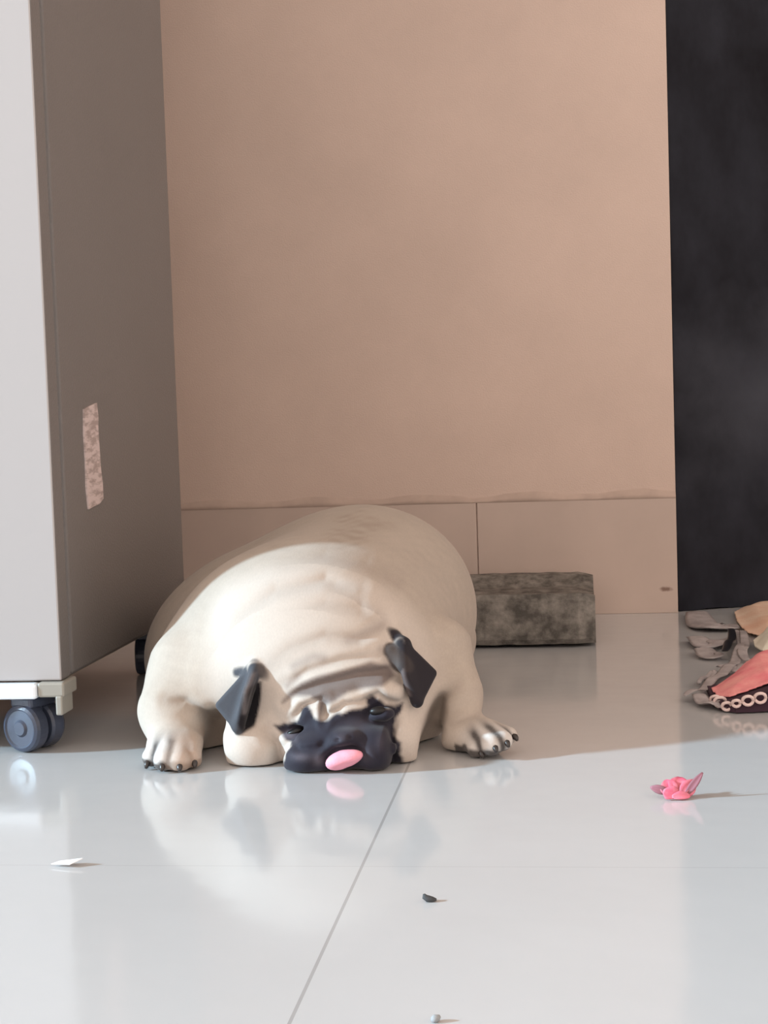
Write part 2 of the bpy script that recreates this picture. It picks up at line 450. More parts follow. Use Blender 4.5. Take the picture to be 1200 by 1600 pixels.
# creases: (points, depth Y, y-window, depth of groove, width in px)
FOLDS = [
    ([(448, 1092), (470, 1078), (505, 1066), (560, 1052), (600, 1050), (618, 1062)], 1.300, 0.05, 0.0030, 6),
    ([(455, 1128), (472, 1104), (500, 1093), (510, 1118), (540, 1100), (565, 1098), (590, 1086), (622, 1108)], 1.285, 0.05, 0.0035, 5),
    ([(508, 1090), (509, 1125)], 1.285, 0.04, 0.0035, 4),
    ([(455, 1062), (490, 1040), (540, 1025), (590, 1020)], 1.320, 0.05, 0.0022, 6),
    ([(430, 1030), (470, 1000), (520, 985), (570, 990), (605, 975)], 1.345, 0.05, 0.0035, 8),
    ([(395, 1020), (420, 985), (460, 955), (520, 938), (570, 945), (600, 965)], 1.365, 0.05, 0.0035, 9),
    ([(336, 1110), (350, 1050), (368, 1000), (400, 950), (450, 915), (520, 902), (570, 915)], 1.39, 0.07, 0.0040, 10),
    ([(470, 880), (520, 868), (580, 880), (630, 905)], 1.43, 0.07, 0.0020, 10),
    ([(412, 1140), (430, 1165), (434, 1200)], 1.29, 0.05, 0.0035, 6),
    ([(450, 1160), (470, 1168), (500, 1165), (520, 1150)], 1.27, 0.04, 0.0022, 5),
    ([(618, 1120), (612, 1150), (616, 1195)], 1.285, 0.04, 0.0030, 5),
    ([(512, 1200), (510, 1182), (525, 1168), (548, 1165), (570, 1175), (580, 1192)], 1.262, 0.03, 0.0025, 4),
    ([(705, 1130), (730, 1122), (745, 1122)], 1.34, 0.05, 0.0012, 4),
    ([(262, 1088), (292, 1092), (312, 1106), (324, 1130)], 1.33, 0.05, 0.0035, 7),
    ([(715, 1072), (692, 1088), (678, 1115)], 1.36, 0.05, 0.0035, 7),
]
FR = [(pts, frame_px(Y0), Y0, win, dep, w) for pts, Y0, win, dep, w in FOLDS]

LT = [  # left front paw toes: base, tip, radii
    (P(256, 1160, 1.305), P(238, 1183, 1.286), .0105, .0088), (P(266, 1166, 1.298), P(257, 1189, 1.274), .0110, .0095),
    (P(282, 1166, 1.298), P(281, 1190, 1.272), .0110, .0095), (P(297, 1162, 1.304), P(302, 1184, 1.282), .0105, .0088)]
RT = [
    (P(733, 1152, 1.340), P(747, 1170, 1.318), .0105, .0088), (P(748, 1147, 1.340), P(768, 1164, 1.312), .0110, .0092),
    (P(760, 1143, 1.345), P(785, 1157, 1.318), .0105, .0088), (P(766, 1142, 1.355), P(795, 1149, 1.334), .0090, .0075)]

def sdf(p):
    p = p.astype(np.float32)
    # trunk
    d = ell(p, (-0.291, 1.60, 0.064), (0.163, 0.195, 0.110), roty=0.14)
    d = smin(d, ell(p, (-0.222, 1.57, 0.097), (0.115, 0.17, 0.107)), 0.04)
    d = smin(d, ell(p, (-0.250, 1.425, 0.074), (0.134, 0.115, 0.107), roty=-0.05), 0.045)
    d = smin(d, ell(p, (-0.235, 1.375, 0.070), (0.100, 0.080, 0.082)), 0.03)
    d = smin(d, ell(p, (-0.342, 1.390, 0.050), (0.055, 0.070, 0.055)), 0.035)
    d = smin(d, ell(p, (-0.156, 1.405, 0.048), (0.044, 0.062, 0.052)), 0.026)
    # hind legs and feet folded beside the rump, tail curled over it
    for s, cx in ((-1, -0.385), (1, -0.175)):
        d = smin(d, ell(p, (cx, 1.70, 0.045), (0.060, 0.085, 0.05)), 0.03)
        d = smin(d, cone(p, (cx + s * 0.012, 1.73, 0.018), (cx + s * 0.02, 1.80, 0.012), 0.018, 0.012), 0.02)
    for a0, a1 in zip(range(0, 300, 50), range(50, 350, 50)):
        A = (-0.27 + 0.026 * math.cos(math.radians(a0)), 1.765, 0.125 + 0.026 * math.sin(math.radians(a0)))
        B = (-0.27 + 0.026 * math.cos(math.radians(a1)), 1.765, 0.125 + 0.026 * math.sin(math.radians(a1)))
        d = smin(d, cone(p, A, B, 0.013, 0.012), 0.012)
    # hollow of the chest beside the dewlap and behind the right elbow
    d = smax(d, -ell(p, P(334, 1168, 1.315), (0.017, 0.055, 0.034)), 0.012)
    d = smax(d, -ell(p, P(676, 1160, 1.335), (0.016, 0.050, 0.036)), 0.012)
    # left foreleg (viewer's left)
    leg = cone(p, P(300, 1050, 1.37), P(270, 1110, 1.345), .040, .030)
    leg = smin(leg, cone(p, P(272, 1110, 1.340), P(274, 1160, 1.318), .0265, .0225), 0.014)
    leg = smin(leg, ell(p, P(272, 1168, 1.305), (0.0235, 0.024, 0.017)), 0.010)
    for a, b, ra, rb in LT:
        leg = smin(leg, cone(p, a, b, ra, rb), 0.0045)
    d = smin(d, leg, 0.009)
    # right foreleg
    leg = cone(p, P(682, 1020, 1.40), P(710, 1082, 1.385), .034, .023)
    leg = smin(leg, cone(p, P(711, 1085, 1.385), P(721, 1138, 1.36), .0215, .0190), 0.014)
    leg = smin(leg, ell(p, P(734, 1148, 1.350), (0.029, 0.024, 0.016)), 0.010)
    for a, b, ra, rb in RT:
        leg = smin(leg, cone(p, a, b, ra, rb), 0.0045)
    d = smin(d, leg, 0.009)
    # neck ruff and head
    h = ell(p, P(528, 1075, 1.345), (0.070, 0.055, 0.058), roty=0.12)
    h = smin(h, ell(p, P(530, 1128, 1.325), (0.062, 0.045, 0.045), roty=0.12), 0.02)
    h = smin(h, ell(p, P(398, 1165, 1.312), (0.030, 0.032, 0.026), roty=-0.3), 0.014)    # dewlap
    h = smin(h, ell(p, P(424, 1120, 1.335), (0.028, 0.03, 0.030)), 0.018)
    h = smin(h, ell(p, P(628, 1150, 1.322), (0.024, 0.035, 0.030)), 0.014)
    h = smin(h, ell(p, P(640, 1090, 1.350), (0.020, 0.035, 0.035)), 0.018)
    # muzzle flaps
    h = smin(h, ell(p, P(530, 1166, 1.290), (0.042, 0.030, 0.023), roty=0.1), 0.012)
    h = smin(h, ell(p, P(486, 1180, 1.274), (0.024, 0.018, 0.0165), roty=0.45), 0.007)
    h = smin(h, ell(p, P(584, 1172, 1.277), (0.0185, 0.018, 0.019), roty=-0.5), 0.007)
    h = smin(h, ell(p, P(536, 1155, 1.268), (0.0155, 0.012, 0.0085), roty=0.2), 0.005)   # nose pad
    # brow cushions
    h = smin(h, ell(p, P(474, 1102, 1.302), (0.020, 0.014, 0.0105), roty=0.35), 0.006)
    h = smin(h, ell(p, P(537, 1102, 1.293), (0.019, 0.012, 0.0075), roty=0.2), 0.005)
    h = smin(h, ell(p, P(592, 1077, 1.304), (0.021, 0.015, 0.0115), roty=-0.2), 0.006)
    h = smin(h, ell(p, P(540, 1052, 1.318), (0.038, 0.012, 0.010), roty=0.22), 0.010)
    h = smin(h, ell(p, P(518, 1015, 1.350), (0.045, 0.014, 0.012), roty=0.15), 0.010)
    # eye sockets
    h = smax(h, -ell(p, P(592, 1110, 1.284), (0.0105, 0.008, 0.0065), roty=0.1), 0.006)
    h = smax(h, -ell(p, P(462, 1142, 1.288), (0.0110, 0.007, 0.0050), roty=0.3), 0.006)
    h = smin(h, ell(p, P(596, 1117, 1.288), (0.0110, 0.0085, 0.0050), roty=0.1), 0.003)
    h = smin(h, ell(p, P(458, 1150, 1.293), (0.0115, 0.0085, 0.0048), roty=0.25), 0.003)
    # nostrils
    for x, y in ((528, 1157), (547, 1153)):
        h = smax(h, -ell(p, P(x, y, 1.2565), (0.0028, 0.004, 0.0020)), 0.002)
    d = smin(d, h, 0.012)
    # folds of shade either side of the chest
    d = smax(d, -ell(p, P(674, 1146, 1.335), (0.0095, 0.045, 0.034), roty=-0.25), 0.006)
    d = smax(d, -ell(p, P(333, 1162, 1.300), (0.0080, 0.045, 0.026), roty=0.25), 0.006)
    # ears
    e = tri(p, P(400, 1040, 1.302), P(344, 1102, 1.295), P(372, 1137, 1.286), .0040)
    e = smin(e, tri(p, P(398, 1046, 1.296), P(384, 1084, 1.280), P(372, 1137, 1.286), .0036), 0.006)
    e = smin(e, cone(p, P(420, 1056, 1.305), P(397, 1044, 1.300), .0065, .0045), 0.005)
    e = smin(e, cone(p, P(397, 1043, 1.302), P(374, 1050, 1.310), .0045, .0035), 0.005)
    e = smin(e, tri(p, P(628, 1006, 1.322), P(675, 1052, 1.320), P(652, 1097, 1.302), .0042), 0.003)
    e = smin(e, tri(p, P(628, 1006, 1.322), P(634, 1056, 1.305), P(652, 1097, 1.302), .0034), 0.005)
    e = smin(e, cone(p, P(596, 982, 1.335), P(632, 1006, 1.324), .0030, .0055), 0.005)
    e = smin(e, cone(p, P(611, 1020, 1.318), P(630, 1040, 1.312), .0060, .0050), 0.005)
    d = smin(d, e, 0.0045)
    # creases
    for pts, f, Y0, win, dep, w in FR:
        m = np.abs(p[:, 1] - Y0) < win
        if m.any():
            u, v = f(p[m, 0], p[m, 2])
            near = poly_dist(u, v, pts)
            ends = np.minimum(np.hypot(u - pts[0][0], v - pts[0][1]), np.hypot(u - pts[-1][0], v - pts[-1][1]))
            dep = dep * np.clip(ends / (3.5 * w), 0, 1) ** 1.0
            dep = dep * 0.8
            g = dep * np.exp(-(near / w) ** 2) * np.clip((win - np.abs(p[m, 1] - Y0)) / (win * .4), 0, 1)
            d[m] += g - dep * 0.35 * np.exp(-((near - 2.2 * w) / (1.4 * w)) ** 2) * np.clip((win - np.abs(p[m, 1] - Y0)) / (win * .4), 0, 1)
    return smax(d, 0.0012 - p[:, 2], 0.002)

def mesh_sdf(fn, lo, hi, h, B=8):
    lo = np.array(lo, dtype=np.float64); n = np.ceil((np.array(hi) - lo) / h / B).astype(int) * B
    D = np.ones(n, dtype=np.float32)
    nb = n // B
    I = np.stack(np.meshgrid(*[np.arange(k) for k in nb], indexing='ij'), -1).reshape(-1, 3)
    cen = lo + (I * B + (B - 1) / 2) * h
    dc = fn(cen)
    R = h * B * 0.87 * 1.35 + 0.010
    off = np.stack(np.meshgrid(*[np.arange(B)] * 3, indexing='ij'), -1).reshape(-1, 3)
    Db = np.broadcast_to(np.where(dc < 0, -1, 1).astype(np.float32)[:, None], (len(I), B ** 3)).copy()
    act = np.where(np.abs(dc) < R)[0]
    for s in range(0, len(act), 400):
        a = act[s:s + 400]
        pts = lo + (I[a][:, None, :] * B + off[None]) * h
        Db[a] = fn(pts.reshape(-1, 3)).reshape(len(a), -1)
    D = Db.reshape(nb[0], nb[1], nb[2], B, B, B).transpose(0, 3, 1, 4, 2, 5).reshape(n)
    # surface nets
    S = D < 0
    cs = np.zeros(n - 1, dtype=np.int8)
    for i in (0, 1):
        for j in (0, 1):
            for k in (0, 1):
                cs += S[i:n[0] - 1 + i, j:n[1] - 1 + j, k:n[2] - 1 + k]
    cells = np.argwhere((cs > 0) & (cs < 8))
    idx = np.full(n - 1, -1, dtype=np.int64); idx[tuple(cells.T)] = np.arange(len(cells))
    acc = np.zeros((len(cells), 3)); cnt = np.zeros(len(cells))
    cor = [(i, j, k) for i in (0, 1) for j in (0, 1) for k in (0, 1)]
    for a in cor:
        for ax in range(3):
            if a[ax]: continue
            b = list(a); b[ax] = 1
            da = D[cells[:, 0] + a[0], cells[:, 1] + a[1], cells[:, 2] + a[2]]
            db = D[cells[:, 0] + b[0], cells[:, 1] + b[1], cells[:, 2] + b[2]]
            m = (da < 0) != (db < 0)
            t = np.where(m, da / np.where(m, da - db, 1), 0)
            pt = np.tile(np.array(a, float), (len(cells), 1)); pt[:, ax] += t
            acc[m] += pt[m]; cnt[m] += 1
    V = lo + (cells + acc / cnt[:, None]) * h
    Q = []
    for ax in range(3):
        o1, o2 = [(1, 2), (2, 0), (0, 1)][ax]
        sl0 = [slice(1, -1)] * 3; sl0[ax] = slice(0, n[ax] - 1)
        sl1 = [slice(1, -1)] * 3; sl1[ax] = slice(1, n[ax])
        a = S[tuple(sl0)]; b = S[tuple(sl1)]
        e = np.argwhere(a != b)
        flip = a[tuple(e.T)]
        base = e.copy()
        for q in range(3):
            if q != ax: base[:, q] += 1
        u1 = np.zeros(3, int); u1[o1] = 1; u2 = np.zeros(3, int); u2[o2] = 1
        c = [idx[tuple((base - x).T)] for x in (u1 + u2, u2, 0 * u1, u1)]
        q = np.stack(c, 1); q[~flip] = q[~flip][:, ::-1]
        Q.append(q)
    Q = np.concatenate(Q); Q = Q[(Q >= 0).all(1)]
    # pull the vertices onto the surface
    for it in range(2):
        d0 = fn(V); g = np.zeros_like(V); ep = h * 0.5
        for ax in range(3):
            q = V.copy(); q[:, ax] += ep; g[:, ax] = (fn(q) - d0) / ep
        g2 = np.maximum((g ** 2).sum(1), 0.25)
        V -= g * np.clip(d0 / g2, -h * .6, h * .6)[:, None] * 0.8
    return V, Q

V, Q = mesh_sdf(sdf, (-0.48, 1.225, -0.006), (-0.045, 1.84, 0.215), 0.0017)
me = bpy.data.meshes.new('pug_dog')
me.from_pydata(V.tolist(), [], Q.tolist()); me.update(); me.shade_smooth()

# --- coat colours with some painted light and shade, by where they lie on the animal
def lerp(a, b, t): return a + (b - a) * t[:, None]
X, Yc, Z = V[:, 0], V[:, 1], V[:, 2]
rng = np.random.RandomState(3)
def vnoise(p, s, seed):
    r = np.random.RandomState(seed); tot = 0
    for k in range(10):
        w = r.normal(size=3) * s; ph = r.uniform(0, 6.28); tot = tot + np.sin(p @ w + ph)
    return tot / 3.2
n1 = vnoise(V, 60, 1); n2 = vnoise(V, 250, 2)
col = np.tile(np.array([0.41, 0.348, 0.292]), (len(V), 1))
cream = np.array([0.52, 0.46, 0.41]); dark = np.array([0.014, 0.012, 0.022]); grey = np.array([0.19, 0.15, 0.135])
col = col * (1 + 0.02 * n1 + 0.02 * n2)[:, None]
# pale chest, lower flanks
col = lerp(col, cream, np.clip((0.06 - Z) / 0.05, 0, 1) * 0.5)
hm = np.clip((1.375 - Yc) / 0.03, 0, 1) * np.clip((X + 0.335) / 0.02, 0, 1) * np.clip((-0.115 - X) / 0.02, 0, 1)
col = lerp(col, np.array([0.54, 0.475, 0.42]), hm * 0.75)  # head painted paler, as if lit more from the front
# dorsal trace
tr = np.exp(-((X + 0.212 + 0.010 * n1) / 0.020) ** 2) * np.clip((Yc - 1.38) / 0.03, 0, 1) * np.clip((1.60 - Yc) / 0.12, 0.12, 1) * np.clip((Z - 0.12) / 0.04, 0, 1)
col = lerp(col, np.array([0.30, 0.24, 0.19]), np.clip(tr * (0.50 + 0.35 * n2), 0, 0.75))
front = (Yc < 1.335)
fu, fv_ = frame_px(1.285)(X, Z)
hu, hv = frame_px(1.32)(X, Z)
wob = 1.6 * n2
for pts, f_, Y0, win, dep, w in FR:  # shade of each crease painted darker into the coat
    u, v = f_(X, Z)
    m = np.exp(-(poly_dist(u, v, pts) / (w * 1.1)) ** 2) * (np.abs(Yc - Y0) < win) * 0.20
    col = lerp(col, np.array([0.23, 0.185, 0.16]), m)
# brow band
band = [(444, 1094), (455, 1078), (475, 1062), (500, 1052), (545, 1042), (580, 1034), (608, 1042), (616, 1058), (600, 1068), (575, 1070), (548, 1076), (530, 1088), (512, 1096), (508, 1122), (504, 1122), (504, 1090), (490, 1081), (465, 1082)]
m = poly_mask(*frame_px(1.305)(X, Z), band, 3.5) * (Yc < 1.33)
col = lerp(col, np.array([0.15, 0.12, 0.11]), m * 0.95)
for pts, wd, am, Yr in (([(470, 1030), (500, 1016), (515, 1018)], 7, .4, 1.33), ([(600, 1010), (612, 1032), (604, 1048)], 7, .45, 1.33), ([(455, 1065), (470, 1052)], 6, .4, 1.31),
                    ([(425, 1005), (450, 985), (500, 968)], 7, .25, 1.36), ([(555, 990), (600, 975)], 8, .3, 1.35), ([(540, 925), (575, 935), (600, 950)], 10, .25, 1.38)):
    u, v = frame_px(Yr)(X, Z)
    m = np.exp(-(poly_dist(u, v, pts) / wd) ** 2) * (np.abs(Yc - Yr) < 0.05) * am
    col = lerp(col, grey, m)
# black mask
mask = [(424, 1137), (446, 1131), (464, 1123), (470, 1112), (480, 1103), (488, 1110), (492, 1120), (510, 1124), (525, 1117), (545, 1110), (560, 1106), (574, 1104), (571, 1093), (580, 1089), (592, 1095), (600, 1104), (614, 1108), (626, 1104), (624, 1114), (616, 1126), (615, 1150), (626, 1160), (630, 1230), (430, 1230), (442, 1192), (452, 1175), (458, 1160), (446, 1155), (434, 1146)]
m = poly_mask(fu + wob, fv_ + wob, mask, 2.6) * (Yc < 1.325)
col = lerp(col, dark, m)
# muzzle sheen painted in as greyer spots, and black lids
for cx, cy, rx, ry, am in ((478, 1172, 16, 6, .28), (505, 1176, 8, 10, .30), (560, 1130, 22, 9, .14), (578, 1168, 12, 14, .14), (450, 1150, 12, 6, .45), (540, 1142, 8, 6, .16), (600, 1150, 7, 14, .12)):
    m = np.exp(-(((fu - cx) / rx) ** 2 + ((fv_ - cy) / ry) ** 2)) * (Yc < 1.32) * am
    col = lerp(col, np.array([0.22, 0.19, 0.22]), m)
# ears: black velvet with a greyer rim; left flap lightened as if lit, its hollow painted as shade
de = np.minimum(tri(V, P(400, 1040, 1.302), P(344, 1102, 1.295), P(372, 1137, 1.286), .0040), tri(V, P(398, 1046, 1.296), P(384, 1084, 1.280), P(372, 1137, 1.286), .0036))
de = np.minimum(de, cone(V, P(404, 1048, 1.300), P(374, 1050, 1.310), .0050, .0035))
de2 = np.minimum(tri(V, P(628, 1006, 1.322), P(675, 1052, 1.320), P(652, 1097, 1.302), .0042), tri(V, P(628, 1006, 1.322), P(634, 1056, 1.305), P(652, 1097, 1.302), .0034))
de2 = np.minimum(de2, cone(V, P(596, 982, 1.335), P(632, 1006, 1.324), .0030, .0055))
m = np.clip(1 - (de - 0.0016) / 0.0016, 0, 1); col = lerp(col, np.array([0.050, 0.052, 0.062]), m)
m = np.clip(1 - (de2 - 0.0016) / 0.0016, 0, 1); col = lerp(col, np.array([0.014, 0.011, 0.015]), m)
m = np.clip(1 - (cone(V, P(424, 1057, 1.305), P(404, 1046, 1.300), .0065, .0045) - .0012) / .0018, 0, 1) * 0.85; col = lerp(col, np.array([0.09, 0.075, 0.07]), m)
m = np.clip(1 - (cone(V, P(611, 1020, 1.318), P(632, 1042, 1.310), .0060, .0050) - .0020) / .0020, 0, 1) * 0.92; col = lerp(col, np.array([0.035, 0.027, 0.027]), m)
u, v = frame_px(1.31)(X, Z)
m = poly_mask(u, v, [(392, 1066), (412, 1060), (410, 1090), (402, 1128), (388, 1136), (380, 1120)], 2.5) * (Yc < 1.335)
col = lerp(col, np.array([0.006, 0.004, 0.006]), m)
for pts, c_, Yr in (([(392, 1056), (384, 1080), (381, 1112)], (0.16, 0.14, 0.14), 1.284), ([(622, 1022), (630, 1050), (640, 1084)], (0.13, 0.10, 0.095), 1.308)):
    u, v = frame_px(Yr)(X, Z)
    m = np.exp(-(poly_dist(u, v, pts) / 4) ** 2) * (np.abs(Yc - Yr) < 0.012) * 0.7 * (np.minimum(de, de2) < 0.001)
    col = lerp(col, np.array(c_), m)
# darker colour between and under the toes, paler toe tops
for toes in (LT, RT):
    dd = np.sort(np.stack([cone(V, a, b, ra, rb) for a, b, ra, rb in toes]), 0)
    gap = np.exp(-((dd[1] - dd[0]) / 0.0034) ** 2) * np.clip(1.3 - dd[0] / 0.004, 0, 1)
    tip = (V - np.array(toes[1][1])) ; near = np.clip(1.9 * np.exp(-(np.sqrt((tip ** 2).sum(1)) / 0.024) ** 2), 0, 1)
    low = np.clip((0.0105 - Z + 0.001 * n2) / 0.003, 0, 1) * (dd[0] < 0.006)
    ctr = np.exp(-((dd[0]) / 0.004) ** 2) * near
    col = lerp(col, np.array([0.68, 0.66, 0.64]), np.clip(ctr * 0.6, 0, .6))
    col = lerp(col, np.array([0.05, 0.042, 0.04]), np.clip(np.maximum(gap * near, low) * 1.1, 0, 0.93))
m = poly_mask(*frame_px(1.29)(X, Z), [(268, 1150), (318, 1140), (322, 1215), (268, 1215)], 10) * (Yc < 1.33) * (X < P(326, 1180, 1.29).x)
col = lerp(col, np.array([0.42, 0.31, 0.24]), m * 0.7)
col = np.clip(col, 0.004, 1)

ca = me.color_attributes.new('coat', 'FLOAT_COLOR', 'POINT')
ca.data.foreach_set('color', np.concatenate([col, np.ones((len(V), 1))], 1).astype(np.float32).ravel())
furm = bpy.data.materials.new('short pug coat'); furm.use_nodes = True
n = furm.node_tree; b = n.nodes['Principled BSDF']
b.inputs['Roughness'].default_value = 0.75; b.inputs['Specular IOR Level'].default_value = 0.25
b.inputs['Sheen Weight'].default_value = 0.12; b.inputs['Sheen Roughness'].default_value = 0.5
at = n.nodes.new('ShaderNodeAttribute'); at.attribute_name = 'coat'
tc = n.nodes.new('ShaderNodeTexCoord'); mp = n.nodes.new('ShaderNodeMapping'); mp.inputs['Scale'].default_value = (1, 0.35, 0.6)
n.links.new(tc.outputs['Object'], mp.inputs[0])
nz = n.nodes.new('ShaderNodeTexNoise'); nz.inputs['Scale'].default_value = 700; nz.inputs['Detail'].default_value = 3; n.links.new(mp.outputs[0], nz.inputs['Vector'])
mr = n.nodes.new('ShaderNodeMapRange'); mr.inputs['From Min'].default_value = .3; mr.inputs['From Max'].default_value = .7; mr.inputs['To Min'].default_value = .96; mr.inputs['To Max'].default_value = 1.03
n.links.new(nz.outputs[0], mr.inputs['Value'])
vm = n.nodes.new('ShaderNodeVectorMath'); vm.operation = 'SCALE'; n.links.new(at.outputs['Color'], vm.inputs[0]); n.links.new(mr.outputs[0], vm.inputs['Scale'])
n.links.new(vm.outputs[0], b.inputs['Base Color'])
bp = n.nodes.new('ShaderNodeBump'); bp.inputs['Strength'].default_value = 0.12; bp.inputs['Distance'].default_value = 0.0010
n.links.new(nz.outputs[0], bp.inputs['Height']); n.links.new(bp.outputs[0], b.inputs['Normal'])
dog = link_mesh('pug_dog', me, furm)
tag(dog, 'fat fawn pug with black face sprawled on the floor, tongue out', 'dog')

# tongue
def blob(name, c, r, m, parent, roty=0.0, rotx=0.0, seg=24, fn=None):
    bm = bmesh.new(); bmesh.ops.create_uvsphere(bm, u_segments=seg, v_segments=seg // 2, radius=1)
    Mx = Matrix.Rotation(-roty, 3, 'Y') @ Matrix.Rotation(rotx, 3, 'X')
    for v in bm.verts:
        q = v.co.copy()
        if fn: q = fn(q)
        v.co = Vector(c) + Mx @ Vector((q.x * r[0], q.y * r[1], q.z * r[2]))
    return finish(name, bm, m, parent, smooth=True)
tongm = mat('pink tongue', (0.80, 0.34, 0.42), rough=0.6, spec=0.3, noise=0.05, nscale=120, bump=0.15, bscale=700)
tg = blob('tongue', P(538, 1187, 1.259), (0.0165, 0.0075, 0.0080), tongm, dog, roty=0.30, rotx=0.25,
          fn=lambda q: Vector((q.x, q.y + 0.25 * (1 - q.x * q.x) * (1 if q.z < 0 else 0) - 0.12 * math.exp(-(q.x / .2) ** 2) * -1, q.z * (1 - 0.15 * q.x))))
tg['label'] = 'small pink tongue tip'
eyem = mat('dark glossy eye', (0.010, 0.008, 0.008), rough=0.4, spec=0.3)
blob('eye', P(590, 1111, 1.2835), (0.0070, 0.0045, 0.0040), eyem, dog, roty=0.1)
blob('eye', P(461, 1143, 1.2895), (0.0075, 0.0040, 0.0028), eyem, dog, roty=0.3)
clawm = mat('dark claw', (0.035, 0.028, 0.026), rough=0.35)
def claw(a, b):
    a = Vector(a); b = Vector(b)
    dv = (b - a).normalized(); dv.z = min(dv.z, 0) ; dv.normalize()
    s = b + dv * 0.0055; s.z = max(s.z, 0.0055)
    bm = bmesh.new()
    tube(bm, [s, s + dv * 0.0035 + Vector((0, 0, 0.0003)), s + dv * 0.0052 - Vector((0, 0, 0.001)), s + dv * 0.0066 - Vector((0, 0, 0.0026))], [0.0028, 0.0027, 0.0022, 0.0012], 8)
    finish('claw', bm, clawm, dog, smooth=True)
for t in LT + RT:
    claw(t[0], t[1])

# ------------------------------------------------------------------ crumpled floral cloth on the right
cl = empty('crumpled_cloth', (0.18, 1.65, 0))
tag(cl, 'crumpled pink and peach cloth with ring trim and grey ribbons before the dark door', 'cloth')
pinkm = mat('pink cloth', (0.74, 0.20, 0.23), rough=0.8, nscale=28, col2=(0.86, 0.40, 0.36), bump=0.3, bscale=300)
peachm = mat('peach cloth', (0.72, 0.45, 0.32), rough=0.85, nscale=20, col2=(0.80, 0.62, 0.48), bump=0.3, bscale=300)
creamm = mat('cream cloth', (0.78, 0.74, 0.62), rough=0.85, noise=0.06, nscale=40)
ribbm = mat('grey ribbon', (0.28, 0.25, 0.25), rough=0.6, nscale=50, col2=(0.46, 0.42, 0.42))
lacem = mat('crocheted trim', (0.74, 0.58, 0.55), rough=0.9)
undm = mat('dark lining', (0.035, 0.012, 0.025), rough=0.85)
def sheet(name, outline, hfun, m, thick=0.002, n=72):
    """cloth patch: fills an outline given on the floor, raised by hfun"""
    xs = [p[0] for p in outline]; ys = [p[1] for p in outline]
    x0, x1, y0, y1 = min(xs), max(xs), min(ys), max(ys)
    U_, V_ = np.meshgrid(np.linspace(x0, x1, n), np.linspace(y0, y1, n), indexing='ij')
    ins = inside(U_.ravel(), V_.ravel(), outline).reshape(n, n)
    dd = poly_dist(U_.ravel(), V_.ravel(), outline + [outline[0]]).reshape(n, n)
    bm = bmesh.new(); vs = {}
    for i in range(n):
        for j in range(n):
            if ins[i, j] or dd[i, j] < (x1 - x0) / n:
                e = dd[i, j] if ins[i, j] else 0.0
                vs[i, j] = bm.verts.new((U_[i, j], V_[i, j], max(0.0028, hfun(U_[i, j], V_[i, j], e))))
    for i in range(n - 1):
        for j in range(n - 1):
            k = [(i, j), (i + 1, j), (i + 1, j + 1), (i, j + 1)]
            if all(q in vs for q in k): bm.faces.new([vs[q] for q in k])
    loose = [v for v in bm.verts if not v.link_faces]
    for v in loose: bm.verts.remove(v)
    o = finish(name, bm, m, cl, smooth=True)
    md = o.modifiers.new('thickness', 'SOLIDIFY'); md.thickness = thick; md.offset = 1
    ss = o.modifiers.new('smooth', 'SUBSURF'); ss.levels = 1; ss.render_levels = 1
    return o
def rise(x): return 0.013 * min(1, max(0, (x - 0.135) / 0.045))
def mound(h, fx, fy, ph, rim=0.02, base=0.010, up_=0.0):
    def f(x, y, e):
        s = min(1, e / rim); s = s * s * (3 - 2 * s)
        w = 0.5 + 0.25 * math.sin(x * fx + y * fy + ph) + 0.25 * math.sin(x * fy * 0.7 - y * fx * .6 + ph * 2)
        return base + up_ * rise(x) + h * s * (0.35 + 0.65 * w)
    return f
def fl(*pp): return [tuple(F(x, y)[:2]) for x, y in pp]
front_edge = fl((1112, 1092), (1122, 1103), (1140, 1108), (1160, 1107), (1180, 1106), (1200, 1104), (1230, 1103), (1260, 1103))
sheet('pink_fold', fl((1112, 1092), (1122, 1103), (1140, 1108), (1160, 1107), (1180, 1106), (1200, 1104), (1230, 1103), (1260, 1103), (1260, 1062), (1215, 1056), (1190, 1060), (1168, 1066), (1150, 1077), (1128, 1086)), mound(0.016, 60, 25, 0.4, 0.03, 0.0095, 1.0), pinkm)
sheet('peach_fold', fl((1152, 975), (1148, 962), (1165, 953), (1200, 948), (1240, 950), (1240, 985), (1215, 1005), (1190, 1000), (1170, 995), (1158, 985)), mound(0.012, 50, 18, 1.4, 0.03, 0.004), peachm)
sheet('cream_fold', fl((1178, 1012), (1190, 1002), (1210, 998), (1235, 1000), (1235, 1024), (1210, 1030), (1190, 1028), (1180, 1022)), mound(0.026, 70, 30, 2.4, 0.02, 0.008), creamm)
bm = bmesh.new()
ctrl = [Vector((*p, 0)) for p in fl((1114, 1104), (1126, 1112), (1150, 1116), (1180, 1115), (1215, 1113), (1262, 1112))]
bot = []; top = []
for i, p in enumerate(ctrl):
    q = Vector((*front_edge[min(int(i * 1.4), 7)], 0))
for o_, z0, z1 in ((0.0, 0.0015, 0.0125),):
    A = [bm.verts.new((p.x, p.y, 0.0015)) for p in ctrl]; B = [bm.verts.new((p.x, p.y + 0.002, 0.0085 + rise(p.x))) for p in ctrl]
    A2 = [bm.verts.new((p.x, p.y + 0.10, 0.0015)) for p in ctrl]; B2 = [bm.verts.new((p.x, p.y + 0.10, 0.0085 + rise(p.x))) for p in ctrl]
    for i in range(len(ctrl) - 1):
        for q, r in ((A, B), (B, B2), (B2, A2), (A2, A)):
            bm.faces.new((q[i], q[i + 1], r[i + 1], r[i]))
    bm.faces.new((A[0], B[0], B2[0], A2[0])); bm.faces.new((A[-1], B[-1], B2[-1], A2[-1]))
finish('lining', bm, undm, cl)
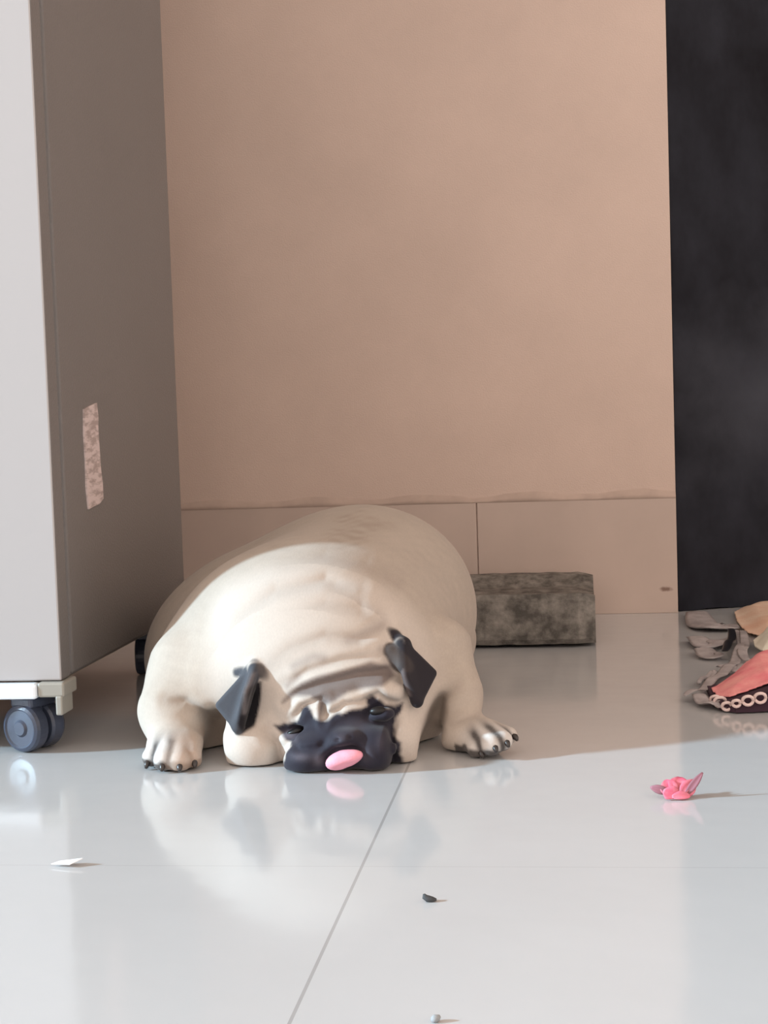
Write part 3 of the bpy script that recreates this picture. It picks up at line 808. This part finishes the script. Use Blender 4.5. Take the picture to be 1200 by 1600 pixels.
# crocheted rings hanging over the front edge
rx, ry = zip(*[(p.x, p.y) for p in ctrl])
s = 0.0
for i in range(9):
    t = i / 8.0 * (len(ctrl) - 1); a = min(int(t), len(ctrl) - 2); fpart = t - a
    c = ctrl[a].lerp(ctrl[a + 1], fpart) + Vector((0.002, -0.004, 0.0075 + rise(0.002 + ctrl[a].lerp(ctrl[a + 1], fpart).x) + 0.0012 * math.sin(i * 2.3)))
    bm = bmesh.new()
    rr_ = 0.0045 + 0.0009 * math.sin(i * 1.7)
    pts = [c + Vector((rr_ * math.cos(q), -0.0015 * math.sin(q) + 0.001 * math.cos(2 * q), 0.92 * rr_ * math.sin(q))) for q in [2 * math.pi * k / 16 for k in range(17)]]
    tube(bm, pts, 0.0016, 6)
    finish('trim_ring', bm, lacem, cl, smooth=True)
# grey ribbons
def ribbon(pts, w, z=0.003, name='ribbon', m=ribbm, hs=None):
    c = [F(x, y) for x, y in pts]
    # smooth with catmull-rom
    out = []
    for i in range(len(c) - 1):
        p0, p1, p2, p3 = c[max(i - 1, 0)], c[i], c[i + 1], c[min(i + 2, len(c) - 1)]
        for k in range(6):
            t = k / 6
            out.append(0.5 * ((2 * p1) + (p2 - p0) * t + (2 * p0 - 5 * p1 + 4 * p2 - p3) * t * t + (3 * p1 - p0 - 3 * p2 + p3) * t ** 3))
    out.append(c[-1])
    for i, p in enumerate(out):
        p.z = z + 0.002 * (1 + math.sin(i * 0.7))
    ws = [w * (0.35 + 0.65 * math.sin(math.pi * min(1, max(0.08, i / (len(out) - 1)))) ** .5) for i in range(len(out))]
    bm = bmesh.new(); tube(bm, out, ws, 8, flat=0.13 if w > 0.004 else 0.6)
    return finish(name, bm, m, cl, smooth=True)
ribbon([(1088, 962), (1098, 980), (1122, 986), (1146, 982)], 0.022)
ribbon([(1085, 1003), (1102, 1014), (1125, 1012), (1138, 1006)], 0.016, z=0.004)
ribbon([(1096, 1020), (1110, 1030), (1128, 1030)], 0.014)
ribbon([(1146, 996), (1158, 1010), (1154, 1030), (1145, 1050), (1130, 1062), (1112, 1078), (1092, 1092), (1070, 1098)], 0.0065, z=0.007)
ribbon([(1160, 998), (1164, 1015), (1160, 1035), (1172, 1045)], 0.006, z=0.008)
ribbon([(1090, 1095), (1100, 1104), (1120, 1110), (1140, 1112)], 0.009, z=0.004)
ribbon([(1128, 1052), (1148, 1056), (1168, 1052)], 0.012, z=0.006)
ribbon([(1092, 1075), (1104, 1064), (1116, 1060), (1112, 1072)], 0.004, z=0.003)
bk = ribbon([(1142, 1000), (1144, 1012), (1138, 1026), (1131, 1036)], 0.0055, z=0.012, name='buckle', m=mat('black buckle', (0.008, 0.008, 0.012), rough=0.35))
bk['label'] = 'black strap piece'

# ------------------------------------------------------------------ small things on the lit floor
petm = mat('pink petal', (0.60, 0.10, 0.17), rough=0.6, nscale=120, col2=(0.74, 0.24, 0.30))
petd = mat('dull mauve petal tip', (0.28, 0.11, 0.14), rough=0.6)
pr = empty('fallen_blossom', F(1058, 1245))
tag(pr, 'small crumpled pink blossom lying alone on the bright floor tile', 'flower')
bpy.context.view_layer.update()
def petal(base, tip, w, lift, m, curl=0.3):
    base = Vector(base); tip = Vector(tip); ax = tip - base; L_ = ax.length
    side = ax.cross(Vector((0, -1, 0.35))).normalized(); nn = side.cross(ax).normalized()
    bm = bmesh.new(); rows = []
    for i in range(9):
        t = i / 8; ww = w * (math.sin(math.pi * (0.12 + 0.83 * t)) ** 0.8)
        rows.append([bm.verts.new(base + ax * t + side * ww * s + nn * (curl * ww * s * s + lift * math.sin(math.pi * t))) for s in (-1, -.5, 0, .5, 1)])
    for r0, r1 in zip(rows, rows[1:]):
        for k in range(4): bm.faces.new((r0[k], r0[k + 1], r1[k + 1], r1[k]))
    for v in bm.verts: v.co.z = max(v.co.z, 0.0012)
    o = finish('petal', bm, m, pr, smooth=True)
    md = o.modifiers.new('thickness', 'SOLIDIFY'); md.thickness = 0.0008
    return o
YB = F(1060, 1247).y
def PB(x, y, dy=0.0):
    q = P(x, y, YB + dy); q.z = max(q.z, 0.0015); return q
petal(PB(1050, 1245), PB(1040, 1219, .006), .0070, .001, petm)
petal(PB(1060, 1246), PB(1062, 1215, .010), .0085, .002, petm)
petal(PB(1066, 1246), PB(1084, 1219, .004), .0060, .001, petm)
petal(PB(1060, 1247, -.004), PB(1036, 1236, -.004), .0065, .001, petm)
petal(PB(1044, 1238), PB(1016, 1230, .002), .0035, .001, petd)
pt = petal(PB(1072, 1242), PB(1098, 1207), .0030, .0005, petd)
pt['label'] = 'upright dull mauve petal tip'
petal(PB(1050, 1247, -.006), PB(1078, 1244, -.004), .0045, .001, petm)

crm = mat('dark crumb', (0.05, 0.052, 0.055), rough=0.8)
def crumb(name, x, y, s, m, label, cat, pts):
    c = F(x, y); bm = bmesh.new()
    tube(bm, [c + Vector((a * s, 0, b_ * s + 0.0013)) for a, b_ in pts], [0.0008, 0.0019, 0.0024, 0.0019, 0.0008], 8)
    for v in bm.verts: v.co.z = max(v.co.z, 0.0003)
    return tag(finish(name, bm, m, smooth=True), label, cat)
cc = crumb('leaf_scrap', 672, 1409, 1.0, crm, 'tiny dark curled leaf scrap on the bright floor in front of the dog', 'scrap', [(-.0035, .0035), (-.0032, .0018), (-.0012, .0004), (.0018, 0), (.0040, 0)])
crumb('dust_crumb', 680, 1597, 0.6, mat('grey crumb', (0.30, 0.31, 0.32), rough=.9), 'faint grey crumb at the very bottom edge of the picture', 'crumb', [(-.0035, .0005), (-.0020, .0004), (0, .0004), (.0018, 0.0015), (.0040, 0.003)])
c = F(104, 1353)  # flat white piece standing in for a glint on the tile
bm = bmesh.new()
vs = [bm.verts.new((c.x + a, c.y + b_, 0.0016 + d_)) for a, b_, d_ in ((-.010, -.002, 0), (.004, -.005, .0006), (.011, .001, .003), (.003, .005, .001), (-.006, .004, .0002))]
bm.faces.new(vs)
o = finish('glint_patch', bm, mat('white glint patch', (0.85, 0.85, 0.86), rough=.8))
md = o.modifiers.new('thickness', 'SOLIDIFY'); md.thickness = 0.0006
tag(o, 'tiny white patch added for a glint on the bright floor below the refrigerator caster', 'scrap')
